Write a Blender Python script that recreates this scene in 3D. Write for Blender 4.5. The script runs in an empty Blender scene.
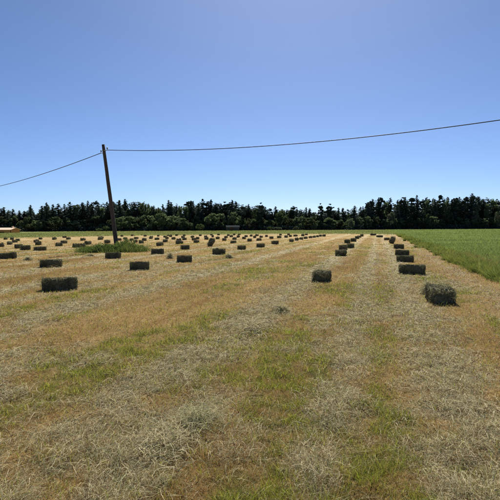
import bpy, math, random
import numpy as np
from mathutils import Matrix, Vector

R = math.radians
random.seed(7)
rng = np.random.default_rng(11)
sc = bpy.context.scene
C = sc.collection

# ------------------------------------------------------------------ camera
CAM_H = 1.6
PITCH, ROLL = 2.6, 0.29
cam_d = bpy.data.cameras.new('camera')
cam = bpy.data.objects.new('camera', cam_d)
C.objects.link(cam)
cam_d.sensor_width = 36.0
cam_d.lens = 36.0
cam_d.clip_start = 0.05
cam_d.clip_end = 6000
CAM_M = Matrix.Rotation(R(90 - PITCH), 4, 'X') @ Matrix.Rotation(R(-ROLL), 4, 'Z')
cam.matrix_world = Matrix.Translation((0, 0, CAM_H)) @ CAM_M
sc.camera = cam

# ------------------------------------------------------------------ sky, sun, exposure
SUN_EL, SUN_AZ = 43.0, 6.0           # azimuth to the right of the view direction
w = bpy.data.worlds.new('World')
sc.world = w
w.use_nodes = True
nt = w.node_tree
sky = nt.nodes.new('ShaderNodeTexSky')
sky.sky_type = 'NISHITA'
sky.sun_disc = False
sky.sun_elevation = R(SUN_EL)
sky.sun_rotation = R(SUN_AZ)
sky.altitude = 0
sky.air_density = 0.6
sky.dust_density = 0.4
sky.ozone_density = 8.0
bg = nt.nodes['Background']
bg.inputs['Strength'].default_value = 0.058
nt.links.new(sky.outputs['Color'], bg.inputs['Color'])

sl = bpy.data.lights.new('sun', 'SUN')
sl.energy = 4.6
sl.angle = R(0.53)
sl.color = (1.0, 0.95, 0.87)
so = bpy.data.objects.new('sun', sl)
C.objects.link(so)
sdir = Vector((math.sin(R(SUN_AZ)) * math.cos(R(SUN_EL)), math.cos(R(SUN_AZ)) * math.cos(R(SUN_EL)), math.sin(R(SUN_EL))))
so.rotation_euler = sdir.to_track_quat('Z', 'Y').to_euler()
so.location = (0, 0, 60)

sc.view_settings.view_transform = 'Standard'
sc.view_settings.look = 'None'
sc.view_settings.exposure = 0.92
sc.view_settings.gamma = 1.0
sc.view_settings.use_curve_mapping = False
sc.cycles.use_denoising = True
sc.cycles.max_bounces = 6
sc.cycles.diffuse_bounces = 3
sc.cycles.transmission_bounces = 3
sc.cycles.caustics_reflective = False
sc.cycles.caustics_refractive = False

# ------------------------------------------------------------------ helpers
def ray(px, py):
    d = CAM_M.to_3x3() @ Vector(((px - 250) / 500, -(py - 250) / 500, -1))
    return d.normalized()

def ground_at(px, py):
    d = ray(px, py)
    t = -CAM_H / d.z
    return d * t + Vector((0, 0, CAM_H))

def at_depth(px, py, D):
    d = ray(px, py)
    return d * (D / d.y) + Vector((0, 0, CAM_H))

ROW = R(14.4)                      # mown rows run 14.4 degrees to the right of the view
CR, SR = math.cos(ROW), math.sin(ROW)
def uv(x, y):                      # u along the rows, v across them
    return SR * x + CR * y, CR * x - SR * y

def _hash(ix, iy, s):
    n = (ix.astype(np.int64) * 374761393 + iy.astype(np.int64) * 668265263 + s * 974634777) & 0xffffffff
    n = ((n ^ (n >> 13)) * 1274126177) & 0xffffffff
    n = n ^ (n >> 16)
    return (n & 0xffff) / 65535.0

def vnoise(x, y, s=0):
    x = np.asarray(x, float); y = np.asarray(y, float)
    ix = np.floor(x); iy = np.floor(y)
    fx = x - ix; fy = y - iy
    fx = fx * fx * (3 - 2 * fx); fy = fy * fy * (3 - 2 * fy)
    a = _hash(ix, iy, s); b = _hash(ix + 1, iy, s); c = _hash(ix, iy + 1, s); d = _hash(ix + 1, iy + 1, s)
    return (a * (1 - fx) + b * fx) * (1 - fy) + (c * (1 - fx) + d * fx) * fy

def fbm(x, y, s=0, o=4):
    t = 0; a = 1; n = 0
    for k in range(o):
        t = t + a * vnoise(x * 2 ** k, y * 2 ** k, s + k * 17); n += a; a *= .55
    return t / n

def sstep(a, b, x):
    t = np.clip((x - a) / (b - a), 0, 1)
    return t * t * (3 - 2 * t)

CROP_V = 3.45
def crop_edge(u):
    return CROP_V + .5 * (fbm(u * .12, u * 0 + 3.3, 5, 3) - .5) + .35 * (vnoise(u * .8, u * 0, 9) - .5)

def meadow_edge(x):                # distance at which the stubble ends and the green meadow starts
    return np.interp(x, [-90, -45, -26, 0, 20, 30, 90], [64, 78, 100, 116, 112, 96, 80]) + 6 * (fbm(x * .12, x * 0, 31, 3) - .5)

STRIPES = [(-.30, .27, .9), (.72, .42, .95), (2.62, .25, .35), (-2.1, .42, 1.0), (-5.9, .5, .95), (-7.6, .22, .6), (-9.3, .45, .9)]
STRIPES += [(-12.6 - 3.4 * k, .5, .85) for k in range(24)]

def zones(x, y):
    """hay cover, green cover and crop mask at a point of the field"""
    x = np.asarray(x, float); y = np.asarray(y, float)
    u, v = uv(x, y)
    vw = v + .35 * (fbm(u * .25, v * .3, 41, 3) - .5) + .18 * (vnoise(u * 1.3, v * 1.3, 43) - .5)
    hay = np.zeros_like(v)
    for i, (c, wd, a) in enumerate(STRIPES):
        m = .75 + .5 * fbm(u * .35 + i * 7.7, v * .9, 50 + i, 3)
        hay = np.maximum(hay, a * m * np.exp(-((vw - c) / wd) ** 2))
    # broad spread of loose hay near the camera, lower left
    hay = np.maximum(hay, .95 * np.exp(-((v + 1.95) / .85) ** 2) * (1 - sstep(3.4, 5.2, u)) * (.6 + .6 * fbm(u * .9, v * .9, 77, 3)))
    hay = np.maximum(hay, .6 * sstep(.54, .74, fbm(u * .55, v * 1.1, 91, 4)))
    hay = np.clip(hay * (.14 + 1.65 * sstep(.25, .8, fbm(x * 2.6, y * 2.6, 63, 4))), 0, 1)
    n = fbm(u * .38, v * .75, 23, 4)
    bias = .30 * np.exp(-((v - .03) / .26) ** 2) * (1 - sstep(5.5, 9, u)) \
        + .26 * np.exp(-((v + .78) / .42) ** 2) * (1 - sstep(4.2, 6.5, u)) \
        + .20 * np.exp(-((v + 3.05) / .35) ** 2) * (1 - sstep(6, 12, u)) \
        + .17 * np.exp(-((v - 1.75) / .4) ** 2) * (1 - sstep(12, 26, u)) \
        + .12 * np.exp(-((v + .6) / .5) ** 2)
    green = sstep(.53, .72, n + bias + .30 * (fbm(x * 2.4, y * 2.4, 29, 3) - .5))
    green = green * (.25 + .75 * sstep(.36, .56, fbm(x * 5.5, y * 5.5, 37, 3)))
    green = green * (1 - .75 * hay)
    cm = sstep(-.12, .12, v - crop_edge(u))
    D = np.hypot(x, y)
    mm = sstep(-5, 16, y - meadow_edge(x) + 10 * (fbm(x * .15, y * .15, 33, 3) - .5))
    crop = np.maximum(cm, mm)
    return hay, green, crop, cm, mm

def gz(x, y):
    x = np.asarray(x, float); y = np.asarray(y, float)
    u, v = uv(x, y)
    z = .07 * (fbm(x * .35, y * .35, 3, 3) - .5) + .06 * (fbm(x * 2.2, y * 2.2, 4, 3) - .5) + .045 * (fbm(x * 7, y * 7, 6, 2) - .5) / (1 + .01 * (x * x + y * y))
    z = z - 1.75 * np.exp(-(((x + 97) / 17) ** 2 + ((y - 206) / 18) ** 2) / 1.0)
    return z

# ------------------------------------------------------------------ materials
def mat(name):
    m = bpy.data.materials.new(name); m.use_nodes = True
    n = m.node_tree
    b = n.nodes['Principled BSDF']
    b.inputs['Roughness'].default_value = .85
    b.inputs['Specular IOR Level'].default_value = .12
    return m, n, b

def plain(name, col, rough=.8, nscale=6, amt=.35, bump=.3, spec=.15):
    m, n, b = mat(name)
    b.inputs['Roughness'].default_value = rough
    b.inputs['Specular IOR Level'].default_value = spec
    tc = n.nodes.new('ShaderNodeTexCoord')
    no = n.nodes.new('ShaderNodeTexNoise'); no.inputs['Scale'].default_value = nscale; no.inputs['Detail'].default_value = 6
    n.links.new(tc.outputs['Object'], no.inputs['Vector'])
    mx = n.nodes.new('ShaderNodeMix'); mx.data_type = 'RGBA'
    mx.inputs[6].default_value = tuple(c * (1 - amt) for c in col) + (1,)
    mx.inputs[7].default_value = tuple(min(1, c * (1 + amt)) for c in col) + (1,)
    n.links.new(no.outputs['Fac'], mx.inputs[0]); n.links.new(mx.outputs[2], b.inputs['Base Color'])
    if bump:
        bp = n.nodes.new('ShaderNodeBump'); bp.inputs['Strength'].default_value = bump; bp.inputs['Distance'].default_value = .02
        n.links.new(no.outputs['Fac'], bp.inputs['Height']); n.links.new(bp.outputs['Normal'], b.inputs['Normal'])
    return m

def leafy(name, trans, attr='Col', col=None, vary=.35, tint=(1, 1, 1), objvar=0.0):
    """thin plant matter: diffuse plus light passing through; colour from the strand's own attribute or a fixed one"""
    m = bpy.data.materials.new(name); m.use_nodes = True
    n = m.node_tree; n.nodes.clear()
    out = n.nodes.new('ShaderNodeOutputMaterial')
    di = n.nodes.new('ShaderNodeBsdfDiffuse'); tr = n.nodes.new('ShaderNodeBsdfTranslucent')
    mix = n.nodes.new('ShaderNodeMixShader'); mix.inputs[0].default_value = trans
    if col is None:
        a = n.nodes.new('ShaderNodeAttribute'); a.attribute_name = attr
        src = a.outputs['Color']
    else:
        geo = n.nodes.new('ShaderNodeNewGeometry')
        no = n.nodes.new('ShaderNodeMapRange')
        no.inputs[3].default_value = 1 - vary; no.inputs[4].default_value = 1 + vary
        n.links.new(geo.outputs['Random Per Island'], no.inputs[0])
        val = no.outputs[0]
        if objvar:
            oi = n.nodes.new('ShaderNodeObjectInfo')
            mr = n.nodes.new('ShaderNodeMapRange'); mr.inputs[3].default_value = 1 - objvar; mr.inputs[4].default_value = 1 + objvar
            n.links.new(oi.outputs['Random'], mr.inputs[0])
            mu = n.nodes.new('ShaderNodeMath'); mu.operation = 'MULTIPLY'
            n.links.new(val, mu.inputs[0]); n.links.new(mr.outputs[0], mu.inputs[1]); val = mu.outputs[0]
        vm = n.nodes.new('ShaderNodeVectorMath'); vm.operation = 'SCALE'
        vm.inputs[0].default_value = col
        n.links.new(val, vm.inputs['Scale'])
        src = vm.outputs['Vector']
    n.links.new(src, di.inputs['Color'])
    tv = n.nodes.new('ShaderNodeVectorMath'); tv.operation = 'MULTIPLY'; tv.inputs[1].default_value = tint
    n.links.new(src, tv.inputs[0]); n.links.new(tv.outputs[0], tr.inputs['Color'])
    n.links.new(di.outputs[0], mix.inputs[1]); n.links.new(tr.outputs[0], mix.inputs[2])
    n.links.new(mix.outputs[0], out.inputs[0])
    return m

# ground
M_ground, n, b = mat('stubble_ground')
at = n.nodes.new('ShaderNodeAttribute'); at.attribute_name = 'Col'
tc = n.nodes.new('ShaderNodeTexCoord')
vals = []
for s_, det in ((26, 8), (3.2, 6), (110, 3)):
    no = n.nodes.new('ShaderNodeTexNoise'); no.inputs['Scale'].default_value = s_; no.inputs['Detail'].default_value = det
    no.inputs['Roughness'].default_value = .65
    n.links.new(tc.outputs['Object'], no.inputs['Vector']); vals.append(no.outputs['Fac'])
def mrange(v, lo, hi, a=.25, c=.75):
    r_ = n.nodes.new('ShaderNodeMapRange'); r_.inputs[1].default_value = a; r_.inputs[2].default_value = c
    r_.inputs[3].default_value = lo; r_.inputs[4].default_value = hi
    n.links.new(v, r_.inputs[0]); return r_.outputs[0]
m1 = n.nodes.new('ShaderNodeMath'); m1.operation = 'MULTIPLY'
n.links.new(mrange(vals[0], .45, 1.5), m1.inputs[0]); n.links.new(mrange(vals[1], .78, 1.2), m1.inputs[1])
vs = n.nodes.new('ShaderNodeVectorMath'); vs.operation = 'SCALE'
n.links.new(at.outputs['Color'], vs.inputs[0]); n.links.new(m1.outputs[0], vs.inputs['Scale'])
n.links.new(vs.outputs[0], b.inputs['Base Color'])
ad = n.nodes.new('ShaderNodeMath'); ad.operation = 'ADD'
n.links.new(vals[0], ad.inputs[0]); n.links.new(vals[2], ad.inputs[1])
bp = n.nodes.new('ShaderNodeBump'); bp.inputs['Strength'].default_value = .9; bp.inputs['Distance'].default_value = .03
n.links.new(ad.outputs[0], bp.inputs['Height']); n.links.new(bp.outputs[0], b.inputs['Normal'])
b.inputs['Specular IOR Level'].default_value = .05
b.inputs['Roughness'].default_value = 1

M_straw = leafy('loose_hay', .30)
M_stub = leafy('stubble_blades', .35)
M_grass = leafy('green_blades', .45, tint=(1.25, 1.3, .6))
M_crop = leafy('crop_leaves', .40, tint=(1.1, 1.15, .75))
M_bale = plain('bale_hay', (.14, .13, .075), 1.0, 30, .6, 1.0, .03)
M_balestraw = leafy('bale_straw', .2)
M_twine = plain('baling_twine', (.16, .13, .08), .7, 40, .2, 0)
M_bark = plain('bark', (.07, .055, .04), .95, 3, .4, .6)
M_spruce = leafy('spruce_needles', .2, col=(.062, .085, .064), vary=.5, objvar=.3)
M_pine = leafy('pine_needles', .2, col=(.068, .088, .066), vary=.5, objvar=.25)
M_broad = leafy('broad_leaves', .42, col=(.104, .138, .064), vary=.5, objvar=.4)
M_pale = leafy('pale_leaves', .30, col=(.13, .15, .085), vary=.35, objvar=.15)
M_bright = leafy('bright_leaves', .4, col=(.11, .145, .055), vary=.35, objvar=.15)
M_pole = plain('weathered_pole', (.085, .07, .058), .9, 12, .5, .6)
M_pot = plain('brown_porcelain', (.10, .05, .03), .25, 5, .1, 0, .5)
M_cable = plain('black_cable', (.018, .018, .02), .5, 5, .1, 0, .4)
M_steel = plain('galvanised_steel', (.25, .26, .27), .45, 20, .2, 0, .5)

# ------------------------------------------------------------------ mesh helpers
def obj(name, me, m, parent=None):
    o = bpy.data.objects.new(name, me); C.objects.link(o)
    if m is not None and len(me.materials) == 0:
        me.materials.append(m)
    if parent is not None:
        o.parent = parent
    return o

def tag(o, label=None, cat=None, group=None, kind=None):
    if label: o['label'] = label
    if cat: o['category'] = cat
    if group: o['group'] = group
    if kind: o['kind'] = kind
    return o

def empty(name, loc=(0, 0, 0), rz=0.0):
    o = bpy.data.objects.new(name, None); C.objects.link(o)
    o.empty_display_size = .2
    o.location = loc; o.rotation_euler = (0, 0, rz)
    return o

def mesh_quads(name, V, Q, col=None, smooth=False):
    """bulk mesh of quads; V (n,3), Q (m,4), col (n,3)"""
    me = bpy.data.meshes.new(name)
    V = np.ascontiguousarray(V, np.float32); Q = np.ascontiguousarray(Q, np.int32)
    me.vertices.add(len(V)); me.vertices.foreach_set('co', V.ravel())
    me.loops.add(Q.size); me.loops.foreach_set('vertex_index', Q.ravel())
    me.polygons.add(len(Q)); me.polygons.foreach_set('loop_start', np.arange(0, Q.size, 4, dtype=np.int32))
    if smooth:
        me.polygons.foreach_set('use_smooth', np.ones(len(Q), bool))
    me.update(calc_edges=True)
    if col is not None:
        a = me.color_attributes.new('Col', 'FLOAT_COLOR', 'POINT')
        c4 = np.ones((len(V), 4), np.float32); c4[:, :3] = col
        a.data.foreach_set('color', c4.ravel())
    return me

def strips(P, W):
    """P (n,k,3) centre lines, W (n,k,3) half-width vectors -> V, Q"""
    n_, k, _ = P.shape
    V = np.stack([P - W, P + W], 2).reshape(n_, k * 2, 3)
    base = (np.arange(n_) * k * 2)[:, None]
    Q = []
    for j in range(k - 1):
        Q.append(base + np.array([[2 * j, 2 * j + 1, 2 * j + 3, 2 * j + 2]]))
    return V.reshape(-1, 3), np.stack(Q, 1).reshape(-1, 4)

def lying(x, y, z, L, wd, az, curve, arch, lift):
    """strands that lie about on the ground, bent and slightly raised"""
    n_ = len(x)
    s = np.array([-.5, -.15, .2, .5])
    a = az[:, None] + curve[:, None] * s[None, :]
    dx = np.cos(a); dy = np.sin(a)
    px = x[:, None] + np.cumsum(dx * np.diff(np.concatenate([[-.5], s]))[None, :], 1) * L[:, None]
    py = y[:, None] + np.cumsum(dy * np.diff(np.concatenate([[-.5], s]))[None, :], 1) * L[:, None]
    pz = z[:, None] + arch[:, None] * (1 - (2 * s[None, :]) ** 2) + lift[:, None] * (s[None, :] + .5)
    P = np.stack([px, py, pz], 2)
    roll = rng.uniform(-.9, .9, n_)[:, None]
    W = np.stack([-dy * np.cos(roll), dx * np.cos(roll), np.sin(roll) + 0 * dx], 2) * wd[:, None, None]
    W = W * np.array([.8, 1, 1, .45])[None, :, None]
    return strips(P, W)

def upright(x, y, z, H, wd, lean, k=3):
    """blades that stand, leaning and bending over"""
    n_ = len(x)
    az = rng.uniform(0, 2 * np.pi, n_); fa = rng.uniform(0, 2 * np.pi, n_)
    s = np.linspace(0, 1, k)[None, :]
    px = x[:, None] + np.cos(az)[:, None] * lean[:, None] * s ** 1.7 * H[:, None]
    py = y[:, None] + np.sin(az)[:, None] * lean[:, None] * s ** 1.7 * H[:, None]
    pz = z[:, None] + H[:, None] * s * (1 - .25 * lean[:, None] * s) - .005
    P = np.stack([px, py, pz], 2)
    W = np.stack([np.cos(fa), np.sin(fa), 0 * fa], 1)[:, None, :] * wd[:, None, None] * np.linspace(1, .25, k)[None, :, None]
    return strips(P, W)

def polar(N, d0, d1, half=35.0):
    D = d0 * (d1 / d0) ** rng.random(N)
    a = R(half) * rng.uniform(-1, 1, N)
    return D * np.sin(a), D * np.cos(a), D

def lin(a, b, t):
    return np.asarray(a)[None, :] * (1 - t[:, None]) + np.asarray(b)[None, :] * t[:, None]

def quads_from(Cn, S, N1, aspect=.7):
    """leaf-sized quads: centres, sizes, random-ish normals"""
    n_ = len(Cn)
    a = rng.normal(0, 1, (n_, 3)); a /= np.linalg.norm(a, axis=1)[:, None]
    t1 = np.cross(N1, a); t1 /= np.linalg.norm(t1, axis=1)[:, None] + 1e-6
    t2 = np.cross(N1, t1)
    S = S[:, None]
    P = np.stack([Cn - t1 * S - t2 * S * aspect, Cn + t1 * S - t2 * S * aspect * .6, Cn + t1 * S * .8 + t2 * S * aspect, Cn - t1 * S * .7 + t2 * S * aspect * .8], 1)
    return P.reshape(-1, 3), np.arange(n_ * 4).reshape(-1, 4)

def rnd_n(n_):
    a = rng.normal(0, 1, (n_, 3)); return a / np.linalg.norm(a, axis=1)[:, None]

# ------------------------------------------------------------------ ground sheet
def build_ground():
    ang = np.concatenate([np.linspace(-180, -42, 24)[:-1], np.linspace(-42, 42, 340), np.linspace(42, 180, 24)[1:]])
    rad = np.concatenate([[0.02, .6, 1.2], 1.6 * (330 / 1.6) ** np.linspace(0, 1, 360), [400, 520, 800, 1400, 3000]])
    A, D = np.meshgrid(np.radians(ang), rad)
    x = D * np.sin(A); y = D * np.cos(A)
    z = gz(x, y)
    na, nr = len(ang), len(rad)
    V = np.stack([x, y, z], 2).reshape(-1, 3)
    i, j = np.meshgrid(np.arange(nr - 1), np.arange(na - 1), indexing='ij')
    q = (i * na + j)
    Q = np.stack([q, q + 1, q + na + 1, q + na], 2).reshape(-1, 4)
    X, Y = V[:, 0], V[:, 1]
    hay, green, crop, cm, mm = zones(X, Y)
    u, v = uv(X, Y)
    t = .5 * fbm(u * .3, v * .8, 14, 4) + .5 * fbm(u * .10, v * 3.0, 16, 4)
    t2 = fbm(X * .9, Y * .9, 15, 3)
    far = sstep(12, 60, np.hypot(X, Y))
    soil = lin((.25, .146, .048), (.42, .295, .118), np.clip((t - .32) * 2.9, 0, 1))
    soil = soil * (.8 + .4 * t2)[:, None]
    hayc = lin((.42, .36, .22), (.54, .47, .30), t2)
    grc = lin((.115, .135, .030), (.19, .185, .045), t2)
    hs = np.zeros_like(v)
    vw = v + .3 * (fbm(u * .2, v * .3, 41, 3) - .5)
    for i_, (c_, wd_, a_) in enumerate(STRIPES):
        hs = np.maximum(hs, a_ * np.exp(-((vw - c_) / (wd_ * .8)) ** 2) * (.6 + .6 * fbm(u * .3 + i_ * 3.1, v * 1.2, 61, 3)))
    hg = np.clip(np.maximum(hay, hs * sstep(6, 14, np.hypot(X, Y))), 0, 1) * (1 - .4 * sstep(25, 70, np.hypot(X, Y)))
    c = soil * (1 - hg)[:, None] + hayc * hg[:, None]
    c = c * (1 - green * .8)[:, None] + grc * (green * .8)[:, None]
    # the track beside the crop: bare, sandy
    trk = np.exp(-((v - 2.55) / .55) ** 2) * .5
    c = c * (1 - trk)[:, None] + np.array([.38, .29, .17])[None, :] * trk[:, None]
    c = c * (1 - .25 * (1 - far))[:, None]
    cg = lin((.12, .16, .06), (.19, .225, .095), fbm(X * .08, Y * .2, 19, 4))
    mg = lin((.13, .16, .055), (.22, .23, .09), fbm(X * .05, Y * .12, 20, 4))
    c = c * (1 - mm)[:, None] + mg * mm[:, None]
    c = c * (1 - cm)[:, None] + cg * cm[:, None]
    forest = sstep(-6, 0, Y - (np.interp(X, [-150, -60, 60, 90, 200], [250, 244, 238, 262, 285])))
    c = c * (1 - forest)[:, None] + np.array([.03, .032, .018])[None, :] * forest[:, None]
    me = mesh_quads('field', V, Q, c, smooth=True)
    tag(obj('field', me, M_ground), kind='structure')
build_ground()

# ------------------------------------------------------------------ loose hay, stubble and grass on the field
def build_litter():
    # loose cut hay
    x, y, D = polar(490000, 2.0, 50)
    hay, green, crop, cm, mm = zones(x, y)
    u, v = uv(x, y)
    keep = (rng.random(len(x)) < np.clip(.05 + 1.1 * hay, 0, 1) * (1 - .75 * sstep(9, 30, D))) & (crop < .3)
    x, y, D, hay = x[keep], y[keep], D[keep], hay[keep]
    N = len(x)
    wd = np.maximum(.0008, D * .00027) * rng.uniform(.7, 1.5, N)
    L = (.025 + .15 * rng.random(N) ** 1.7) * (1 + .03 * D)
    az = np.where(rng.random(N) < .45, np.pi / 2 - ROW + rng.normal(0, .5, N), rng.uniform(0, 2 * np.pi, N))
    z = gz(x, y) + rng.random(N) ** 1.5 * (.010 + .085 * hay * sstep(.35, .75, fbm(x * 6, y * 6, 66, 2)))
    V, Q = lying(x, y, z, L, wd, az, rng.normal(0, .75, N), rng.random(N) ** 2 * .03, rng.normal(0, .025, N).clip(-.02, .09))
    t = rng.random(N); col = lin((.33, .28, .14), (.66, .59, .38), t)
    g = rng.random(N) < .28
    col[g] = lin((.24, .24, .12), (.36, .36, .21), t)[g]
    br = rng.random(N) < .22
    col[br] = lin((.14, .085, .038), (.27, .17, .075), t)[br]
    tag(obj('loose_hay', mesh_quads('loose_hay', V, Q, np.repeat(col, 8, 0)), M_straw), 'pale dry cut hay lying loose in strips along the field', 'loose hay', kind='stuff')
    # short brown stubble and dying grass
    x, y, D = polar(330000, 1.7, 70)
    hay, green, crop, cm, mm = zones(x, y)
    keep = (rng.random(len(x)) < (1 - .75 * hay)) & (crop < .3)
    x, y, D, hay, green = x[keep], y[keep], D[keep], hay[keep], green[keep]
    N = len(x)
    H = rng.uniform(.022, .075, N) * (.7 + .6 * fbm(x * 1.5, y * 1.5, 71, 2))
    wd = np.maximum(.0012, D * .00036) * rng.uniform(.7, 1.4, N)
    V, Q = upright(x, y, gz(x, y), H, wd, rng.uniform(.2, 1.6, N), 2)
    t = rng.random(N)
    u, v = uv(x, y)
    tt = np.clip((fbm(u * .3, v * .8, 14, 4) - .3) * 2.4, 0, 1)
    col = lin((.31, .175, .058), (.49, .335, .13), np.clip(t * .6 + tt * .4, 0, 1))
    gr = rng.random(N) < (.10 + .6 * green)
    col[gr] = lin((.13, .13, .03), (.26, .24, .06), t)[gr]
    tag(obj('stubble', mesh_quads('stubble', V, Q, np.repeat(col, 4, 0)), M_stub), 'short brown mown stubble covering the field', 'stubble', kind='stuff')
    # regrowing green grass
    x, y, D = polar(420000, 1.7, 60)
    hay, green, crop, cm, mm = zones(x, y)
    cl = fbm(x * 6, y * 6, 83, 2)
    keep = (rng.random(len(x)) < (.15 + .85 * green) * sstep(.32, .62, cl)) & (crop < .3)
    x, y, D = x[keep], y[keep], D[keep]
    N = len(x)
    H = rng.uniform(.03, .105, N) * (1 + .35 * (rng.random(N) < .1))
    wd = np.maximum(.0016, D * .00040) * rng.uniform(.7, 1.4, N)
    V, Q = upright(x, y, gz(x, y), H, wd, rng.uniform(.2, 1.4, N), 3)
    t = rng.random(N)
    col = lin((.12, .15, .03), (.28, .29, .07), t)
    yl = rng.random(N) < .2
    col[yl] = lin((.24, .22, .07), (.36, .31, .13), t)[yl]
    tag(obj('grass', mesh_quads('grass', V, Q, np.repeat(col, 6, 0)), M_grass), 'fresh green grass growing back in patches between the hay', 'grass', kind='stuff')
build_litter()

def build_crop():
    # leafy green crop right of the mown field
    D = 11 * (330 / 11) ** rng.random(300000)
    a = R(1) * rng.uniform(2, 36, len(D))
    x, y = D * np.sin(a), D * np.cos(a)
    u, v = uv(x, y)
    e = crop_edge(u)
    keep = (v > e - .08 + rng.normal(0, .08, len(x))) & (y < 262)
    x, y, D, v, e, u = x[keep], y[keep], D[keep], v[keep], e[keep], u[keep]
    N = len(x)
    edge = np.exp(-((v - e) / .55) ** 2)
    H = (.17 + .22 * (fbm(x * .8, y * .8, 101, 3) - .3) + .60 * edge * np.clip(fbm(u * .9, v * 1.2, 103, 3) - .38, 0, 1)) * rng.uniform(.65, 1.2, N)
    wd = np.maximum(.003, D * .00036) * rng.uniform(.6, 1.5, N)
    V, Q = upright(x, y, gz(x, y), H, wd, rng.uniform(.3, 1.7, N), 2)
    t = rng.random(N); n1 = fbm(x * .1, y * .25, 105, 3)
    col = lin((.112, .152, .052), (.245, .29, .115), np.clip(t * .45 + n1 * 1.2 - .22, 0, 1))
    ed = rng.random(N) < edge * .75
    col[ed] = lin((.14, .16, .045), (.28, .28, .10), t)[ed]
    # a reddish weedy stretch at the edge
    red = (rng.random(N) < .55 * np.exp(-((v - e - .9) / .9) ** 2) * np.exp(-((u - 26) / 5) ** 2))
    col[red] = lin((.17, .10, .05), (.26, .17, .09), t)[red]
    tag(obj('crop', mesh_quads('crop', V, Q, np.repeat(col, 4, 0)), M_crop), 'low green crop filling the right side up to the woods', 'crop', kind='stuff')
    Vs, Cs = [], []
    for k in range(420):
        uu = 10.5 * 9.0 ** random.random()
        e_ = float(crop_edge(np.array([uu]))[0]); vv = e_ + random.gauss(.12, .22)
        n_ = random.randint(30, 80)
        u_ = uu + rng.normal(0, .10, n_); v_ = vv + rng.normal(0, .09, n_)
        x, y = SR * u_ + CR * v_, CR * u_ - SR * v_
        h = random.uniform(.18, .50)
        V, Q = upright(x, y, gz(x, y), h * rng.uniform(.5, 1.15, n_), np.maximum(.0035, np.hypot(x, y) * .0004), rng.uniform(.2, 1.3, n_), 3)
        Vs.append(V); b_ = random.random()
        lo, hi = random.choice((((.10, .13, .03), (.24, .26, .08)), ((.07, .10, .03), (.15, .18, .06)), ((.12, .14, .04), (.26, .26, .09))))
        Cs.append(np.repeat(lin(lo, hi, np.clip(.5 * b_ + .5 * rng.random(n_), 0, 1)), 6, 0))
    V = np.concatenate(Vs); n_ = len(V) // 6
    Q = (np.arange(n_) * 6)[:, None, None] + np.array([[0, 1, 3, 2], [2, 3, 5, 4]])[None]
    tag(obj('tall_grass', mesh_quads('tall_grass', V, Q.reshape(-1, 4), np.concatenate(Cs)), M_crop), 'ragged tufts of tall grass along the edge of the crop', 'grass', kind='stuff')
    # meadow beyond the stubble
    D = 58 * (262 / 58) ** rng.random(150000)
    a = R(34) * rng.uniform(-1, 1, len(D))
    x, y = D * np.sin(a), D * np.cos(a)
    u, v = uv(x, y)
    keep = (y > meadow_edge(x) + np.abs(rng.normal(0, 14, len(x))) - 5) & (v < crop_edge(u)) & (y < 252)
    x, y, D = x[keep], y[keep], D[keep]
    N = len(x)
    H = (.08 + .24 * fbm(x * .12, y * .12, 111, 3)) * rng.uniform(.6, 1.2, N)
    wd = D * .00055 * rng.uniform(.7, 1.5, N)
    V, Q = upright(x, y, gz(x, y), H, wd, rng.uniform(.2, .9, N), 2)
    t = rng.random(N); n1 = fbm(x * .06, y * .15, 113, 3)
    col = lin((.14, .165, .07), (.30, .29, .14), np.clip(t * .5 + n1 * .6 - .1, 0, 1))
    tag(obj('meadow', mesh_quads('meadow', V, Q, np.repeat(col, 4, 0)), M_crop), 'strip of tall green grass between the bales and the woods', 'meadow', kind='stuff')
build_crop()

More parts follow.
